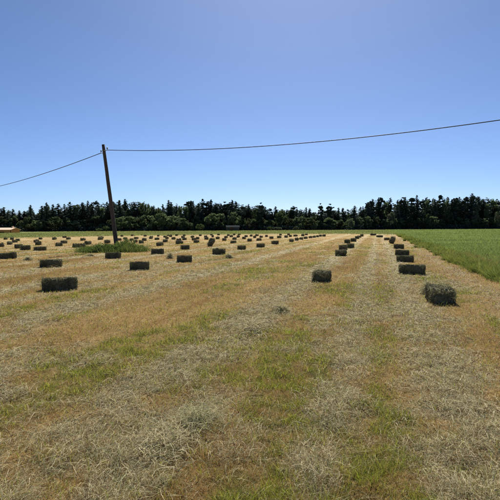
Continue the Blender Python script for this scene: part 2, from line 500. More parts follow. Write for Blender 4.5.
# ------------------------------------------------------------------ hay bales
BL, BB, BH = .92, .46, .32
def bale_mesh(seed, nx, ny, nz, rough):
    """a pressed rectangular bale: flakes along its length, soft corners, two twine grooves"""
    g = np.random.default_rng(seed)
    import bmesh
    bm = bmesh.new()
    dirs = g.normal(0, 1, (4, 3)); frq = g.normal(0, 9, (4, 3)); phs = g.uniform(0, 6.28, 4)
    idx = {}
    def vert(i, j, k):
        if (i, j, k) in idx: return idx[(i, j, k)]
        p = np.array([i / nx - .5, j / ny - .5, k / nz - .5]) * 2
        # soft corners
        q = p.copy()
        n4 = (abs(p) ** 5).sum() ** (1 / 5)
        q = p / max(n4, 1e-6) * max(abs(p).max(), 1e-6)
        P = q * np.array([BL, BB, BH]) / 2
        # flakes: every 8 cm a step in size and a shift
        f = int((P[0] + BL / 2) / .082)
        gg = np.random.default_rng(seed * 97 + f)
        sx = 1 + gg.normal(0, .035); P[1] = P[1] * sx + gg.normal(0, .006); P[2] = P[2] * (1 + gg.normal(0, .035))
        for tv in (-.11, .11):
            d = abs(P[1] - tv)
            if k in (0, nz) : P[2] *= 1 - .10 * math.exp(-(d / .03) ** 2)
        for q_ in range(4):
            P = P + dirs[q_] * .013 * math.sin(P @ frq[q_] + phs[q_])
        P = P + g.normal(0, rough, 3)
        P[2] = max(P[2], -BH / 2 * .97)
        idx[(i, j, k)] = bm.verts.new((P[0], P[1], P[2] + BH / 2))
        return idx[(i, j, k)]
    for i in range(nx):
        for j in range(ny):
            for k in (0, nz):
                q = [vert(i, j, k), vert(i + 1, j, k), vert(i + 1, j + 1, k), vert(i, j + 1, k)]
                bm.faces.new(q if k else q[::-1])
    for i in range(nx):
        for k in range(nz):
            for j in (0, ny):
                q = [vert(i, j, k), vert(i + 1, j, k), vert(i + 1, j, k + 1), vert(i, j, k + 1)]
                bm.faces.new(q[::-1] if j else q)
    for j in range(ny):
        for k in range(nz):
            for i in (0, nx):
                q = [vert(i, j, k), vert(i, j + 1, k), vert(i, j + 1, k + 1), vert(i, j, k + 1)]
                bm.faces.new(q if i else q[::-1])
    me = bpy.data.meshes.new('hay_block'); bm.to_mesh(me); bm.free()
    me.materials.append(M_bale)
    return me

def bale_fuzz(seed, N, wd):
    """straw ends standing out of a bale's faces"""
    g = np.random.default_rng(seed)
    f = g.choice(6, N, p=[.18, .18, .215, .215, .16, .05])
    p = g.uniform(-.5, .5, (N, 3)) * np.array([BL, BB, BH])
    ax = f // 2; sg = np.where(f % 2 == 0, 1, -1)
    dims = np.array([BL, BB, BH]) / 2
    nrm = np.zeros((N, 3)); nrm[np.arange(N), ax] = sg
    p[np.arange(N), ax] = sg * dims[ax] * .96
    p[:, 2] += BH / 2
    d = g.normal(0, 1, (N, 3)); d -= (d * nrm).sum(1)[:, None] * nrm * .9
    d /= np.linalg.norm(d, axis=1)[:, None]
    L = g.uniform(.03, .13, N)
    s = np.array([0, .5, 1.])
    out = g.uniform(.004, .035, N) * np.where(g.random(N) < .08, 2.4, 1) * np.where(f == 4, .55, 1)
    P = p[:, None, :] + d[:, None, :] * (L[:, None] * (s - .3)[None, :])[:, :, None] + nrm[:, None, :] * (out[:, None] * (.35 + .65 * s[None, :] ** 1.5))[:, :, None]
    P[:, :, 2] = np.maximum(P[:, :, 2], .004)
    W = np.cross(d, g.normal(0, 1, (N, 3))); W /= np.linalg.norm(W, axis=1)[:, None] + 1e-6
    W = W[:, None, :] * (wd * g.uniform(.6, 1.4, N))[:, None, None] * np.array([1, 1, .5])[None, :, None]
    V, Q = strips(P, W)
    t = g.random(N); col = lin((.06, .062, .03), (.17, .155, .085), t)
    pl = g.random(N) < .30
    col[pl] = lin((.25, .25, .135), (.44, .43, .27), t)[pl]
    me = mesh_quads('straw_ends', V, Q, np.repeat(col, 6, 0)); me.materials.append(M_balestraw)
    return me

def tube(pts, r, n_=6, closed=False):
    pts = [Vector(p) for p in pts]; V, Q = [], []
    m_ = len(pts)
    for i, p in enumerate(pts):
        a = pts[(i - 1) % m_] if closed or i else p
        c = pts[(i + 1) % m_] if closed or i < m_ - 1 else p
        t = (c - a).normalized()
        up = Vector((0, 0, 1)) if abs(t.z) < .9 else Vector((0, 1, 0))
        s1 = t.cross(up).normalized(); s2 = t.cross(s1)
        rr = r[i] if hasattr(r, '__len__') else r
        for k in range(n_):
            V.append(p + (s1 * math.cos(2 * math.pi * k / n_) + s2 * math.sin(2 * math.pi * k / n_)) * rr)
    for i in range(m_ if closed else m_ - 1):
        for k in range(n_):
            j = (i + 1) % m_
            Q.append((i * n_ + k, i * n_ + (k + 1) % n_, j * n_ + (k + 1) % n_, j * n_ + k))
    return V, Q

def tube_mesh(name, pts, r, n_=6, closed=False, caps=True):
    V, Q = tube(pts, r, n_, closed)
    F = [tuple(q) for q in Q]
    if caps and not closed:
        F.append(tuple(range(n_))[::-1]); F.append(tuple(range(len(V) - n_, len(V))))
    me = bpy.data.meshes.new(name); me.from_pydata([tuple(v) for v in V], [], F); me.update()
    for p in me.polygons: p.use_smooth = True
    return me

BLOCKS = [bale_mesh(100 + k, 44, 18, 14, .008) for k in range(4)]
FUZZ = [bale_fuzz(200 + k, 2600, .0028) for k in range(4)]
FAR_BLOCKS = [bale_mesh(300 + k, 16, 8, 6, .009) for k in range(4)]
FAR_FUZZ = [bale_fuzz(400 + k, 260, .008) for k in range(3)]
def twine_mesh(y):
    a, h = BL / 2 + .002, BH
    pts = [(-a, y, .03), (-a, y, h - .03), (-a + .04, y, h - .004), (a - .04, y, h - .004), (a, y, h - .03), (a, y, .03), (a - .04, y, .008), (-a + .04, y, .008)]
    return tube_mesh('twine', pts, .004, 5, True)
TWINE = [twine_mesh(-.11), twine_mesh(.11)]
for t_ in TWINE: t_.materials.append(M_twine)

# x0, x1, bottom y in the photo; optional style and label
NEAR = [
    (424.5, 455, 304, 'row', 'nearest dark hay bale at the right, with a pale tuft of hay on its top'),
    (311, 331.5, 282, 'row', 'lone squarish hay bale standing ahead of the middle row'),
    (41.5, 78, 291, 8, 'long hay bale lying broadside, nearest one on the left'),
    (398.5, 425.5, 274.5, -12, 'second nearest hay bale in the row beside the green crop'),
    (396, 414, 262.2, -15, 'third nearest hay bale in the row beside the green crop'),
    (395, 409, 255.6, -10, 'fourth nearest hay bale in the row beside the green crop'),
    (394, 403.6, 248.8, -10, 'fifth nearest hay bale in the row beside the green crop'),
    (389, 396.4, 243.6, 'tip', 'hay bale tipped up on its end in the row beside the green crop'),
    (129, 150, 270.5, 10, 'hay bale right of the weeds at the pole, nearest in its row'),
    (177, 192, 262, 6, 'hay bale second in the row right of the pole weeds'),
    (40.3, 62, 267.4, -6, 'hay bale behind the long broadside bale at the left'),
    (-2, 17, 258.8, 10, 'hay bale cut by the left edge of the picture'),
    (105, 121, 258.8, 6, 'hay bale lying right in front of the pole weeds'),
    (151, 164, 254.2, 6, 'hay bale just past the right end of the pole weeds'),
    (212, 226, 254.4, 6, 'long low hay bale in front of the tipped up bale'),
    (208.4, 215, 246.8, 'tip', 'hay bale tipped up on its end in the middle of the field'),
    (237, 246, 249.8, 'row', 'squarish hay bale right of the tipped up bale'),
    (256, 265, 247.4, 'any', 'hay bale right of the squarish bale in mid field'),
    (271, 279, 244.4, 'any', 'hay bale at the head of the long line of bales in mid field'),
    (335.4, 346, 256, 'row', 'nearest hay bale of the clustered middle row'),
    (339, 347, 249.8, 'row', 'second hay bale of the clustered middle row'),
    (347, 354, 248, 'row', 'third hay bale of the clustered middle row'),
    (344.4, 350.4, 243.4, 'row', 'fourth hay bale of the clustered middle row'),
    (350, 357, 241.8, 'row', 'fifth hay bale of the clustered middle row'),
    (355, 359, 239, 'row', 'sixth hay bale of the clustered middle row'),
    (20, 30.5, 250, 'any', 'hay bale straight out from the red barn, nearer of the touching two'),
    (33.5, 47, 250.8, 'any', 'long hay bale right of the touching pair at the left'),
    (180, 190, 249.6, 'any', 'hay bale directly behind the second one in the pole row'),
]
FAR = """
17 20.5 248.4;35 42 245;35 38 242.6;7 12.6 244.8;55 63 246.2;-1 1.4 247;15.6 20 241;13 16.4 242.6;52 57 239.8;38.5 42.5 239.4;10 14 239.6;4 7.4 239.6
72 80 247.8;79 85 247.6;84 92 244.8;60 68 243.8;80 86 240.6;97.5 103.5 239.9;104 111 243;66 71 239.6;63 66 237.8;98 104 238.4
141.4 147 240.8;155 159 240;133.6 139 239.1;139 143.4 243.6;129.5 134 241;133 138 242.6;123 127.6 239.6;120.5 123.5 236.8;117 122 240.6;104 110 242.8;149 153 238.8;144 146.4 236.6;157 159.6 236.5;131 133.6 236
156 164 246.1;175 184 244;176 182 241.6;193 200 242.8;162.6 168 242.4;182 187 240;171.6 175.6 239.7;192 196 240.6;196 199.4 239.5;204 209 239.8;204 207.4 237.7;191 194 237.7;181 185 238;169 172.4 236.9;163 167.4 237.7;165.6 168.4 239;175 178 235.8;167 169.4 236;150 152.8 238;183 185.4 236.3
230 237 243.4;222 226.6 240.8;232 237 239.9;247 252 241.8;215.6 220 239.2;224 228 238;230 232.8 237.3;236.6 240 237.6;242 246 239;244 248 237.1;253 256.4 238;256 262 240.7;211.5 214 237.3;210 212.8 235.4;217 220 235.2;227 229.6 235.9;233 235.4 235.3;237.4 241 235.2;250 252.4 236.5;199 201.6 236
289 294 242;294.5 299 240.7;299 303.5 239.7;303.5 308 238.9;269 274 238.9;276.6 282 238.1;284 288 237.8;288.6 292 236.9;293 298 236.6;259.4 262.8 237.8;265 268 236.9;255 259 235.9;287 290 235.2;279 282 235.4;301.6 304 235.5;304.4 308 235.3
309 312 238.2;312.4 316 237.7;316 319 237.2;319 322 236.7;322 326 236.5;301 304.6 236.2;357 361.4 237.6;383.6 390 240.2;376 383 237.4;370 376.4 235.4;360 363.6 236.6
"""
LINE = {(289, 294), (294.5, 299), (299, 303.5), (303.5, 308), (309, 312), (312.4, 316), (316, 319), (319, 322), (322, 326)}

def place_bale(x0, x1, yb, style, near):
    cx = (x0 + x1) / 2
    p = ground_at(cx, yb)
    D = p.y
    W = (x1 - x0) * D / 500
    bear = math.atan2(p.x, p.y)
    # angle between the bale's long axis and the direction across the view
    best = min((abs(BL * math.cos(a) + BB * math.sin(a) - min(W, 1.0)), a) for a in [R(26 + k) for k in range(0, 65)])[1]
    tilt = 0
    if style == 'tip':
        a = random.choice((-1, 1)) * R(random.uniform(60, 80)); tilt = R(38)
    elif style == 'row' :
        a = (math.pi / 2 - ROW) + bear + random.uniform(-.14, .14)
    elif isinstance(style, (int, float)):
        a = R(style)
    else:
        a = random.choice((-1, 1)) * best if near or W < .95 else random.uniform(-.5, .5)
        if not near and W < .55: a = (math.pi / 2 - ROW) + bear + random.uniform(-.3, .3)
    rz = -bear + a
    dep = (BL * abs(math.sin(a)) + BB * abs(math.cos(a))) / 2
    c = p + Vector((math.sin(bear), math.cos(bear), 0)) * dep * .85
    z = float(gz(np.array([c.x]), np.array([c.y]))[0])
    root = empty('hay_bale', (c.x, c.y, z - .012), rz)
    s = random.uniform(.97, 1.03)
    f = 1.0
    if not tilt:
        f = min(1.1, max(.72, .95 * W / (BL * abs(math.cos(a)) + BB * abs(math.sin(a)))))
    if tilt: f = .86
    root.scale = (s * f, s * f, s * random.uniform(.92, 1.04))
    if tilt:
        root.rotation_euler = (0, -tilt, rz)
        root.location.z = z + math.sin(tilt) * BL * .86 / 2 - .03
    else:
        root.rotation_euler = (random.uniform(-.06, .06), random.uniform(-.05, .05), rz)
    if near:
        obj('hay_block', random.choice(BLOCKS), None, root)
        tag(obj('straw_ends', random.choice(FUZZ), None, root), kind='stuff')
        for t_ in TWINE: obj('twine', t_, None, root)
    else:
        obj('hay_block', random.choice(FAR_BLOCKS), None, root)
        tag(obj('straw_ends', random.choice(FAR_FUZZ), None, root), kind='stuff')
    return root, c

GROUP = 'hay bales left in rows over the mown field'
bale_list = []
for x0, x1, yb, st, lab in NEAR:
    r_, c_ = place_bale(x0, x1, yb, st, True)
    tag(r_, lab, 'hay bale', GROUP)
ORD = ['nearest', 'second nearest', 'third nearest', 'fourth nearest', 'fifth nearest', 'sixth nearest', 'seventh nearest', 'eighth nearest', 'ninth nearest', 'tenth nearest', 'eleventh nearest', 'twelfth nearest']
WHERE = [(24, 'small hay bale far out below the red barn'), (62, 'small hay bale far out between the red barn and the pole weeds'), (100, 'small hay bale far out just left of the pole'),
         (128, 'small hay bale just behind the pole and its weeds'), (150, 'small hay bale far out right of the pole weeds'), (172, 'small hay bale far out below the big round tree'),
         (192, 'small hay bale between the big round tree and the tipped up bale'), (209, 'small hay bale straight behind the tipped up bale'), (227, 'small hay bale far out just left of the grey shed'),
         (243, 'small hay bale far out straight below the grey shed'), (268, 'small hay bale far out right of the grey shed'), (286, 'small hay bale behind the head of the long line'),
         (365, 'small hay bale beyond the long line at the far field end'), (500, 'far hay bale at the end of the row beside the crop')]
far_items = []
for chunk in FAR.replace('\n', ';').split(';'):
    if chunk.strip():
        far_items.append(tuple(float(q) for q in chunk.split()))
far_items.sort(key=lambda t_: -t_[2])
cnt = {}
nl = 0
for x0, x1, yb in far_items:
    r_, c_ = place_bale(x0, x1, yb, 'any', False)
    if (x0, x1) in LINE:
        lab = 'hay bale in the long line across mid field, %s to the camera' % ORD[nl]; nl += 1
    else:
        cx = (x0 + x1) / 2
        wh = next(t_ for lim, t_ in WHERE if cx < lim)
        k = cnt.get(wh, 0); cnt[wh] = k + 1
        lab = wh + ', ' + ORD[k]
    tag(r_, lab, 'hay bale', GROUP)

# ------------------------------------------------------------------ loose lumps of hay left lying
def hay_lump(px, py, rx, h, N, label, green=.3, wd=.0016, tuft=0):
    p = ground_at(px, py)
    z0 = float(gz(np.array([p.x]), np.array([p.y]))[0])
    a = rng.uniform(0, 2 * np.pi, N); r_ = np.abs(rng.normal(0, .5, N)).clip(0, 1.6) * (.6 + .8 * vnoise(a * 1.1, a * 0 + px, 7))
    xl = r_ * np.cos(a) * rx * .8; yl = r_ * np.sin(a) * rx * 1.7
    x = CR * xl + SR * yl; y = -SR * xl + CR * yl
    z = rng.random(N) * h * np.exp(-(r_ / .6) ** 2)
    V, Q = lying(x, y, z, rng.uniform(.08, .26, N), np.full(N, wd) * rng.uniform(.7, 1.5, N), rng.uniform(0, 2 * np.pi, N), rng.normal(0, 1.6, N), rng.random(N) * .05, rng.normal(0, .05, N))
    V[:, 2] = np.maximum(V[:, 2], -.01)
    t = rng.random(N); col = lin((.34, .29, .15), (.60, .53, .34), t)
    g = rng.random(N) < green
    col[g] = lin((.26, .27, .12), (.42, .42, .24), t)[g]
    col = np.repeat(col, 8, 0)
    if tuft:
        x = rng.normal(0, .20, tuft) + .05 * np.sign(rng.normal(0, 1, tuft)); y = rng.normal(0, .09, tuft)
        V2, Q2 = upright(x, y, 0 * x, rng.uniform(.07, .24, tuft), np.full(tuft, .0017), rng.uniform(.2, 1.6, tuft), 4)
        Q = np.concatenate([Q, Q2 + len(V)]); V = np.concatenate([V, V2])
        col = np.concatenate([col, np.repeat(lin((.32, .30, .16), (.56, .51, .31), rng.random(tuft)), 8, 0)])
    me = mesh_quads('hay_clump', V, Q, col)
    o = obj('hay_clump', me, M_straw); o.location = (p.x, p.y, z0)
    tag(o, label, 'hay clump', 'loose clumps of hay the baler left')
hay_lump(197, 424, .32, .09, 600, 'tall tuft of grey green hay in the near left field', .45, tuft=260)
hay_lump(165, 446, .45, .05, 1300, 'flat spread of hay at the foot of the tall tuft', .15)
hay_lump(255, 329, .36, .06, 1100, 'low pale lump of hay in the middle of the near field', .1, .0028)
hay_lump(281, 311, .16, .08, 600, 'small pale hay lump between the lone bale and near field', .1, .003)
hay_lump(427.5, 293, .20, .30, 900, 'pale hay heap against the left of the nearest bale', .3, .0035)
hay_lump(28, 260, .18, .18, 520, 'small dark hay lump beside the bale at the left edge', .3, .008)
hay_lump(90, 256, .20, .10, 700, 'flat hay lump in front of the left end of the pole weeds', .2, .008)
hay_lump(229, 258, .17, .18, 520, 'small hay lump right of the long low bale', .4, .008)
hay_lump(170, 258.5, .14, .3, 360, 'thin upright wisp of hay between two bales of the pole row', .3, .008)

# ------------------------------------------------------------------ weeds round the pole
def weed_patch():
    c = at_depth(113, 250, 34.0)
    Vs, cols = [], []
    for k in range(150):
        a = random.uniform(0, 6.28); r_ = math.sqrt(random.random())
        ox, oy = r_ * math.cos(a) * 2.2 + random.gauss(0, .12), r_ * math.sin(a) * 1.9
        h = (.14 + .74 * random.random() ** 1.7) * (1 - .5 * r_ ** 3) * (1.15 if ox > .5 else .85)
        n_ = int(90 + 170 * h)
        d = rnd_n(n_) * (rng.random(n_) ** .5)[:, None] * np.array([.26, .30, h * .5])
        P = d + np.array([c.x + ox, 34.0 + oy, h * .5 + .02])
        V, Q = quads_from(P, rng.uniform(.018, .055, n_), rnd_n(n_), .45)
        Vs.append(V); base = rng.random()
        cols.append(np.repeat(lin((.045, .075, .024), (.145, .185, .068), np.clip(.45 * base + .6 * rng.random(n_), 0, 1)), 4, 0))
    N = 3200
    a = rng.uniform(0, 2 * np.pi, N); r_ = np.sqrt(rng.random(N))
    x = c.x + r_ * np.cos(a) * 2.5; y = 34.0 + r_ * np.sin(a) * 2.3
    H = (.10 + .85 * fbm(x * 1.5, y * .9, 131, 3) ** 1.5) * rng.uniform(.5, 1.25, N)
    V, Q = upright(x, y, gz(x, y), H, np.full(N, .010) * rng.uniform(.6, 1.5, N), rng.uniform(.2, 1.0, N), 2)
    Vs.append(V); cols.append(np.repeat(lin((.07, .10, .03), (.19, .21, .085), rng.random(N)), 4, 0))
    V = np.concatenate(Vs); C_ = np.concatenate(cols)
    Q = np.arange(len(V)).reshape(-1, 4); n4 = len(V) - N * 4; q4 = Q[n4 // 4:]; Q[n4 // 4:] = q4[:, [0, 1, 3, 2]]
    me = mesh_quads('weed_patch', V, Q, C_)
    tag(obj('weed_patch', me, M_crop), 'mound of tall unmown weeds round the foot of the leaning pole', 'weeds', kind='stuff')
weed_patch()

# ------------------------------------------------------------------ poles and cable
def make_pole(base, top, label):
    base = Vector(base); top = Vector(top)
    root = empty('utility_pole', base)
    d = top - base
    pts = [d * (k / 12) - (Vector((0, 0, .4)) if k == 0 else Vector()) + Vector((random.uniform(-.004, .004), random.uniform(-.004, .004), 0)) for k in range(13)]
    rad = [.155 - .05 * k / 12 for k in range(13)]
    obj('shaft', tube_mesh('shaft', pts, rad, 14), M_pole, root)
    un = d.normalized()
    q = un * (d.length - .42)
    ring = [q + Vector((math.cos(t_), math.sin(t_), 0)) * .125 for t_ in [2 * math.pi * k / 14 for k in range(14)]]
    obj('clamp_band', tube_mesh('clamp_band', ring, .018, 6, True), M_steel, root)
    obj('cable_hook', tube_mesh('cable_hook', [q + Vector((.08, -.03, .02)), q + Vector((.24, -.08, .02)), q + Vector((.27, -.09, .08)), q + Vector((.22, -.08, .12))], .022, 7), M_steel, root)
    obj('cable_hook', tube_mesh('cable_hook', [q + Vector((-.08, .03, -.16)), q + Vector((-.20, .08, -.16)), q + Vector((-.23, .09, -.10))], .022, 7), M_steel, root)
    for sx, sz in ((.25, .10), (-.23, -.08)):
        ins = [q + Vector((sx, -.09 if sx > 0 else .09, sz + k * .03)) for k in range(5)]
        obj('insulator', tube_mesh('insulator', ins, [.03, .05, .035, .05, .025], 10), M_pot, root)
    tag(root, label, 'pole', 'poles carrying the cable over the field')
    return base + q
b0 = at_depth(117.2, 251.5, 35.0); b0.z = float(gz(np.array([b0.x]), np.array([35.0]))[0])
t0 = at_depth(103.2, 144.6, 35.0)
q0 = make_pole(b0, t0, 'leaning weathered wooden pole standing in the patch of weeds')
PR0 = q0 + Vector((.25, -.09, .03)); PL0 = q0 + Vector((-.22, .09, -.14))
e1 = at_depth(500, 120, 21.9)
dR = Vector((e1.x - PR0.x, e1.y - PR0.y, 0)); TR = 1.45
sR = (PR0.z - e1.z) / (4 * (1 / TR) * (1 - 1 / TR))
endR = PR0 + dR * TR
make_pole((endR.x + .25, endR.y, 0), (endR.x + .25, endR.y, PR0.z + .4), 'wooden pole past the right edge that the long cable span runs to')
ptsR = [PR0 + dR * (TR * k / 80) + Vector((0, 0, -4 * sR * (k / 80) * (1 - k / 80))) for k in range(81)]
o = obj('overhead_cable', tube_mesh('overhead_cable', ptsR, .021, 7), M_cable)
tag(o, 'long black cable sagging from the leaning pole to the right edge', 'cable', 'overhead cable spans')
e2 = at_depth(0, 186, 52.0)
dL = Vector((e2.x - PL0.x, e2.y - PL0.y, 0)); TL = 1.25; tau = 1 / TL; sL = .25
dz = (e2.z - PL0.z + 4 * sL * tau * (1 - tau)) / tau
ptsL = [PL0 + dL * (TL * k / 60) + Vector((0, 0, dz * k / 60 - 4 * sL * (k / 60) * (1 - k / 60))) for k in range(61)]
o = obj('overhead_cable', tube_mesh('overhead_cable', ptsL, .024, 7), M_cable)
tag(o, 'black cable running from the leaning pole down to the left edge', 'cable', 'overhead cable spans')
endL = ptsL[-1]
make_pole((endL.x - .25, endL.y, 0), (endL.x - .25, endL.y, endL.z + .4), 'wooden pole past the left edge that the short cable span runs to')

# ------------------------------------------------------------------ barn and shed
def box_mesh(name, x0, x1, y0, y1, z0, z1):
    V = [(x0, y0, z0), (x1, y0, z0), (x1, y1, z0), (x0, y1, z0), (x0, y0, z1), (x1, y0, z1), (x1, y1, z1), (x0, y1, z1)]
    F = [(3, 2, 1, 0), (4, 5, 6, 7), (0, 1, 5, 4), (1, 2, 6, 5), (2, 3, 7, 6), (3, 0, 4, 7)]
    me = bpy.data.meshes.new(name); me.from_pydata(V, [], F); me.update(); return me

def gable(name, loc, rz, L, Wd, eave, ridge, mw, mr, md, label, cat, door):
    root = empty(name, loc, rz)
    V = [(-L / 2, -Wd / 2, -.3), (L / 2, -Wd / 2, -.3), (L / 2, Wd / 2, -.3), (-L / 2, Wd / 2, -.3), (-L / 2, -Wd / 2, eave), (L / 2, -Wd / 2, eave), (L / 2, Wd / 2, eave), (-L / 2, Wd / 2, eave), (-L / 2, 0, ridge), (L / 2, 0, ridge)]
    F = [(0, 1, 5, 4), (2, 3, 7, 6), (1, 2, 6, 9, 5), (3, 0, 4, 8, 7)]
    me = bpy.data.meshes.new('wall'); me.from_pydata(V, [], F); me.update(); obj('wall', me, mw, root)
    for s in (-1, 1):
        o_, t_ = .35, .09
        yy, zz = s * (Wd / 2 + o_), eave - (ridge - eave) * o_ / (Wd / 2)
        Lh = L / 2 + .4
        A = [(-Lh, 0, ridge + .01), (Lh, 0, ridge + .01), (Lh, yy, zz + .01), (-Lh, yy, zz + .01)]
        V = A + [(a_, b_, c_ + t_) for a_, b_, c_ in A]
        me = bpy.data.meshes.new('roof_slope')
        me.from_pydata(V, [], [(3, 2, 1, 0), (4, 5, 6, 7), (0, 1, 5, 4), (1, 2, 6, 5), (2, 3, 7, 6), (3, 0, 4, 7)]); me.update()
        obj('roof', me, mr, root)
    dr = obj('door', box_mesh('door', door[0] - door[2] / 2, door[0] + door[2] / 2, -Wd / 2 - .06, -Wd / 2 - .003, 0, door[1]), md, root)
    for s in (-1, 1):
        obj('corner_board', box_mesh('corner_board', s * L / 2 - .1, s * L / 2 + .1, -Wd / 2 - .04, -Wd / 2 + .1, -.25, eave - .02), md, root)
    tag(root, label, cat)
    return root
M_redwall = plain('red_wood', (.60, .26, .09), .9, 2, .3, .3)
M_roof = plain('pale_tile_roof', (.70, .52, .36), .7, 3, .15, .3)
M_trim = plain('dark_trim', (.10, .05, .03), .8, 4, .2, 0)
M_greyroof = plain('grey_sheet_roof', (.045, .05, .05), 1.0, 3, .2, .2, 0)
M_greywall = plain('grey_boards', (.07, .065, .06), .9, 3, .3, .3)
pb = at_depth(3, 230, 205.0)
zb = float(gz(np.array([pb.x]), np.array([205.0]))[0])
barn = gable('barn', (pb.x, 205, zb), R(-13), 11.5, 5.5, 2.75, 3.50, M_redwall, M_roof, M_trim, 'low red barn with a pale roof at the left edge', 'barn', (1.5, 1.9, 2.4))
obj('chimney', box_mesh('chimney', 3.9, 4.5, .3, .9, 3.2, 4.2), M_roof, barn)
ps = at_depth(232.6, 230, 233.0)
gable('shed', (ps.x, 233, 0), R(8), 5.6, 3.6, 1.75, 2.45, M_greywall, M_greyroof, M_trim, 'small grey shed in front of the trees beyond the meadow', 'shed', (-.6, 1.6, 1.6))

# ------------------------------------------------------------------ trees
def spruce_crown(H, full):
    cs, ss, ns = [], [], []
    lev = 46
    ph = rng.uniform(0, 6.28)
    for k in range(lev):
        f = k / (lev - 1)
        z = H * (.015 + .975 * f)
        rmax = full * (1 - f) ** .55 * (1 + .18 * math.sin(k * 1.9 + ph)) + .32
        nb = max(3, int(7 - 3 * f))
        for j in range(nb):
            a = rng.uniform(0, 6.28); rr = rmax * rng.uniform(.65, 1.15)
            m_ = max(2, int(rr / .30))
            for q in range(m_):
                t = (q + .6) / m_
                cs.append((math.cos(a) * rr * t, math.sin(a) * rr * t, z - .28 * rr * t + .1 * rr * t * t + rng.normal(0, .10)))
                ss.append(.36 * (1.15 - .5 * t) * rng.uniform(.75, 1.3)); 
                v_ = np.array([-.3 * math.cos(a), -.3 * math.sin(a), 1.0]) + rng.normal(0, .55, 3); ns.append(v_ / np.linalg.norm(v_))
    for q in range(3):
        cs.append((0, 0, H * (.97 + .006 * q))); ss.append(.16); v_ = rnd_n(1)[0]; ns.append(v_)
    return quads_from(np.array(cs), np.array(ss), np.array(ns))

def clump_crown(centres, radii, per, size, flat=1.0):
    Cn, S = [], []
    for c, r_ in zip(centres, radii):
        k = max(20, int(per * r_ ** 2))
        d = rnd_n(k) * (rng.random(k) ** .45)[:, None] * r_ * np.array([1, 1, flat])
        Cn.append(np.asarray(c) + d); S.append(size * rng.uniform(.6, 1.4, k))
    Cn = np.concatenate(Cn); S = np.concatenate(S)
    return quads_from(Cn, S, rnd_n(len(Cn)))

def pine_parts(H):
    cen, rad = [], []
    for k in range(40):
        f = rng.uniform(.34, .95)
        wd_ = 2.3 * math.sin(math.pi * min(1, (f - .28) / .74)) ** .6
        a = rng.uniform(0, 6.28); r_ = wd_ * rng.uniform(.25, .85)
        cen.append((math.cos(a) * r_, math.sin(a) * r_, H * f)); rad.append(rng.uniform(.45, .95))
    cen.append((0, 0, H * .965)); rad.append(.5)
    return cen, rad

def broad_parts(H, wr):
    cen, rad = [], []
    for k in range(34):
        d = rnd_n(1)[0]; d[2] = d[2] * .9 + .1
        s = rng.uniform(.55, .9)
        cen.append((d[0] * wr * s, d[1] * wr * s, H * (.50 + .47 * d[2] * s))); rad.append(rng.uniform(.14, .24) * wr * 1.3)
    return cen, rad

def trunk_mesh(name, H, r0, top, limbs):
    V, Q = [], []
    def add(pts, r):
        v, q = tube(pts, r, 6); o_ = len(V)
        V.extend(v); Q.extend([tuple(i + o_ for i in f) for f in q])
    bx, by = random.uniform(-.02, .02) * H, random.uniform(-.02, .02) * H
    pts = [(bx * f * (1 - f) * 4, by * f * (1 - f) * 4, H * top * f - (.3 if f == 0 else 0)) for f in (0, .2, .4, .6, .8, 1)]
    add(pts, [r0 * (1 - .85 * f) for f in (0, .2, .4, .6, .8, 1)])
    for c in limbs:
        z0 = c[2] * random.uniform(.55, .8); z0 = min(z0, H * top * .95)
        add([(0, 0, z0), (c[0] * .5, c[1] * .5, z0 + (c[2] - z0) * .6), tuple(c)], [r0 * .3, r0 * .2, r0 * .06])
    me = bpy.data.meshes.new(name); me.from_pydata([tuple(v) for v in V], [], Q); me.update()
    me.materials.append(M_bark)
    return me

def crown_mesh(VQ, m):
    me = mesh_quads('crown', *VQ); me.materials.append(m); return me

KIND = {'spruce': [], 'pine': [], 'broad': [], 'pale': [], 'bright': []}
for k in range(6):
    KIND['spruce'].append((trunk_mesh('trunk', 18, .2, .97, []), crown_mesh(spruce_crown(18, rng.uniform(2.7, 3.7)), M_spruce), 18, 2.6))
for k in range(5):
    c, r_ = pine_parts(18)
    KIND['pine'].append((trunk_mesh('trunk', 18, .2, .95, c[:8]), crown_mesh(clump_crown(c, r_, 120, .25, .6), M_pine), 18, 2.6))
for nm, mt, cnt_ in (('broad', M_broad, 6), ('pale', M_pale, 2), ('bright', M_bright, 2)):
    for k in range(cnt_):
        c, r_ = broad_parts(10, 3.6)
        KIND[nm].append((trunk_mesh('trunk', 10, .2, .75, c[:12]), crown_mesh(clump_crown(c, r_, 85, .22), mt), 10, 3.6))

SKY = [(-40, 207), (0, 207), (8, 208), (15, 210), (25, 212), (31, 206), (36, 211), (47, 203), (57, 205), (63, 205), (72, 203), (80, 202), (88, 202), (103, 200.5), (122, 200.5), (142, 199), (149, 200), (155, 206), (160, 205),
       (168, 201), (182, 202), (199, 200), (214, 201), (232, 200), (241, 201), (247, 203), (261, 203), (266, 207), (281, 207), (287, 205), (298, 207), (305, 206), (310, 210), (315, 209), (338, 208), (356, 206.5), (363, 207),
       (368, 203), (372, 199), (381, 197), (397, 197), (409, 198), (420, 195), (441, 195), (455, 198), (470, 195), (476, 194), (490, 196), (540, 196)]
def sky_y(px):
    return float(np.interp(px, [s[0] for s in SKY], [s[1] for s in SKY]))
def wood_D(px):
    return float(np.interp(px, [-40, 0, 180, 300, 355, 370, 540], [262, 258, 248, 252, 262, 280, 292]))

def horizon_y(px):
    return 227.3 - math.tan(R(ROLL)) * (px - 250)

def plant(kind, px, D, H, wscale, tree_name):
    tr, cr, h0, w0 = random.choice(KIND[kind])
    p = at_depth(px, 228, D)
    z = float(gz(np.array([p.x]), np.array([p.y]))[0])
    root = empty(tree_name, (p.x, p.y, z), random.uniform(0, 6.28))
    root.scale = (wscale, wscale, H / h0)
    obj('trunk', tr, None, root); obj('crown', cr, None, root)
    return root

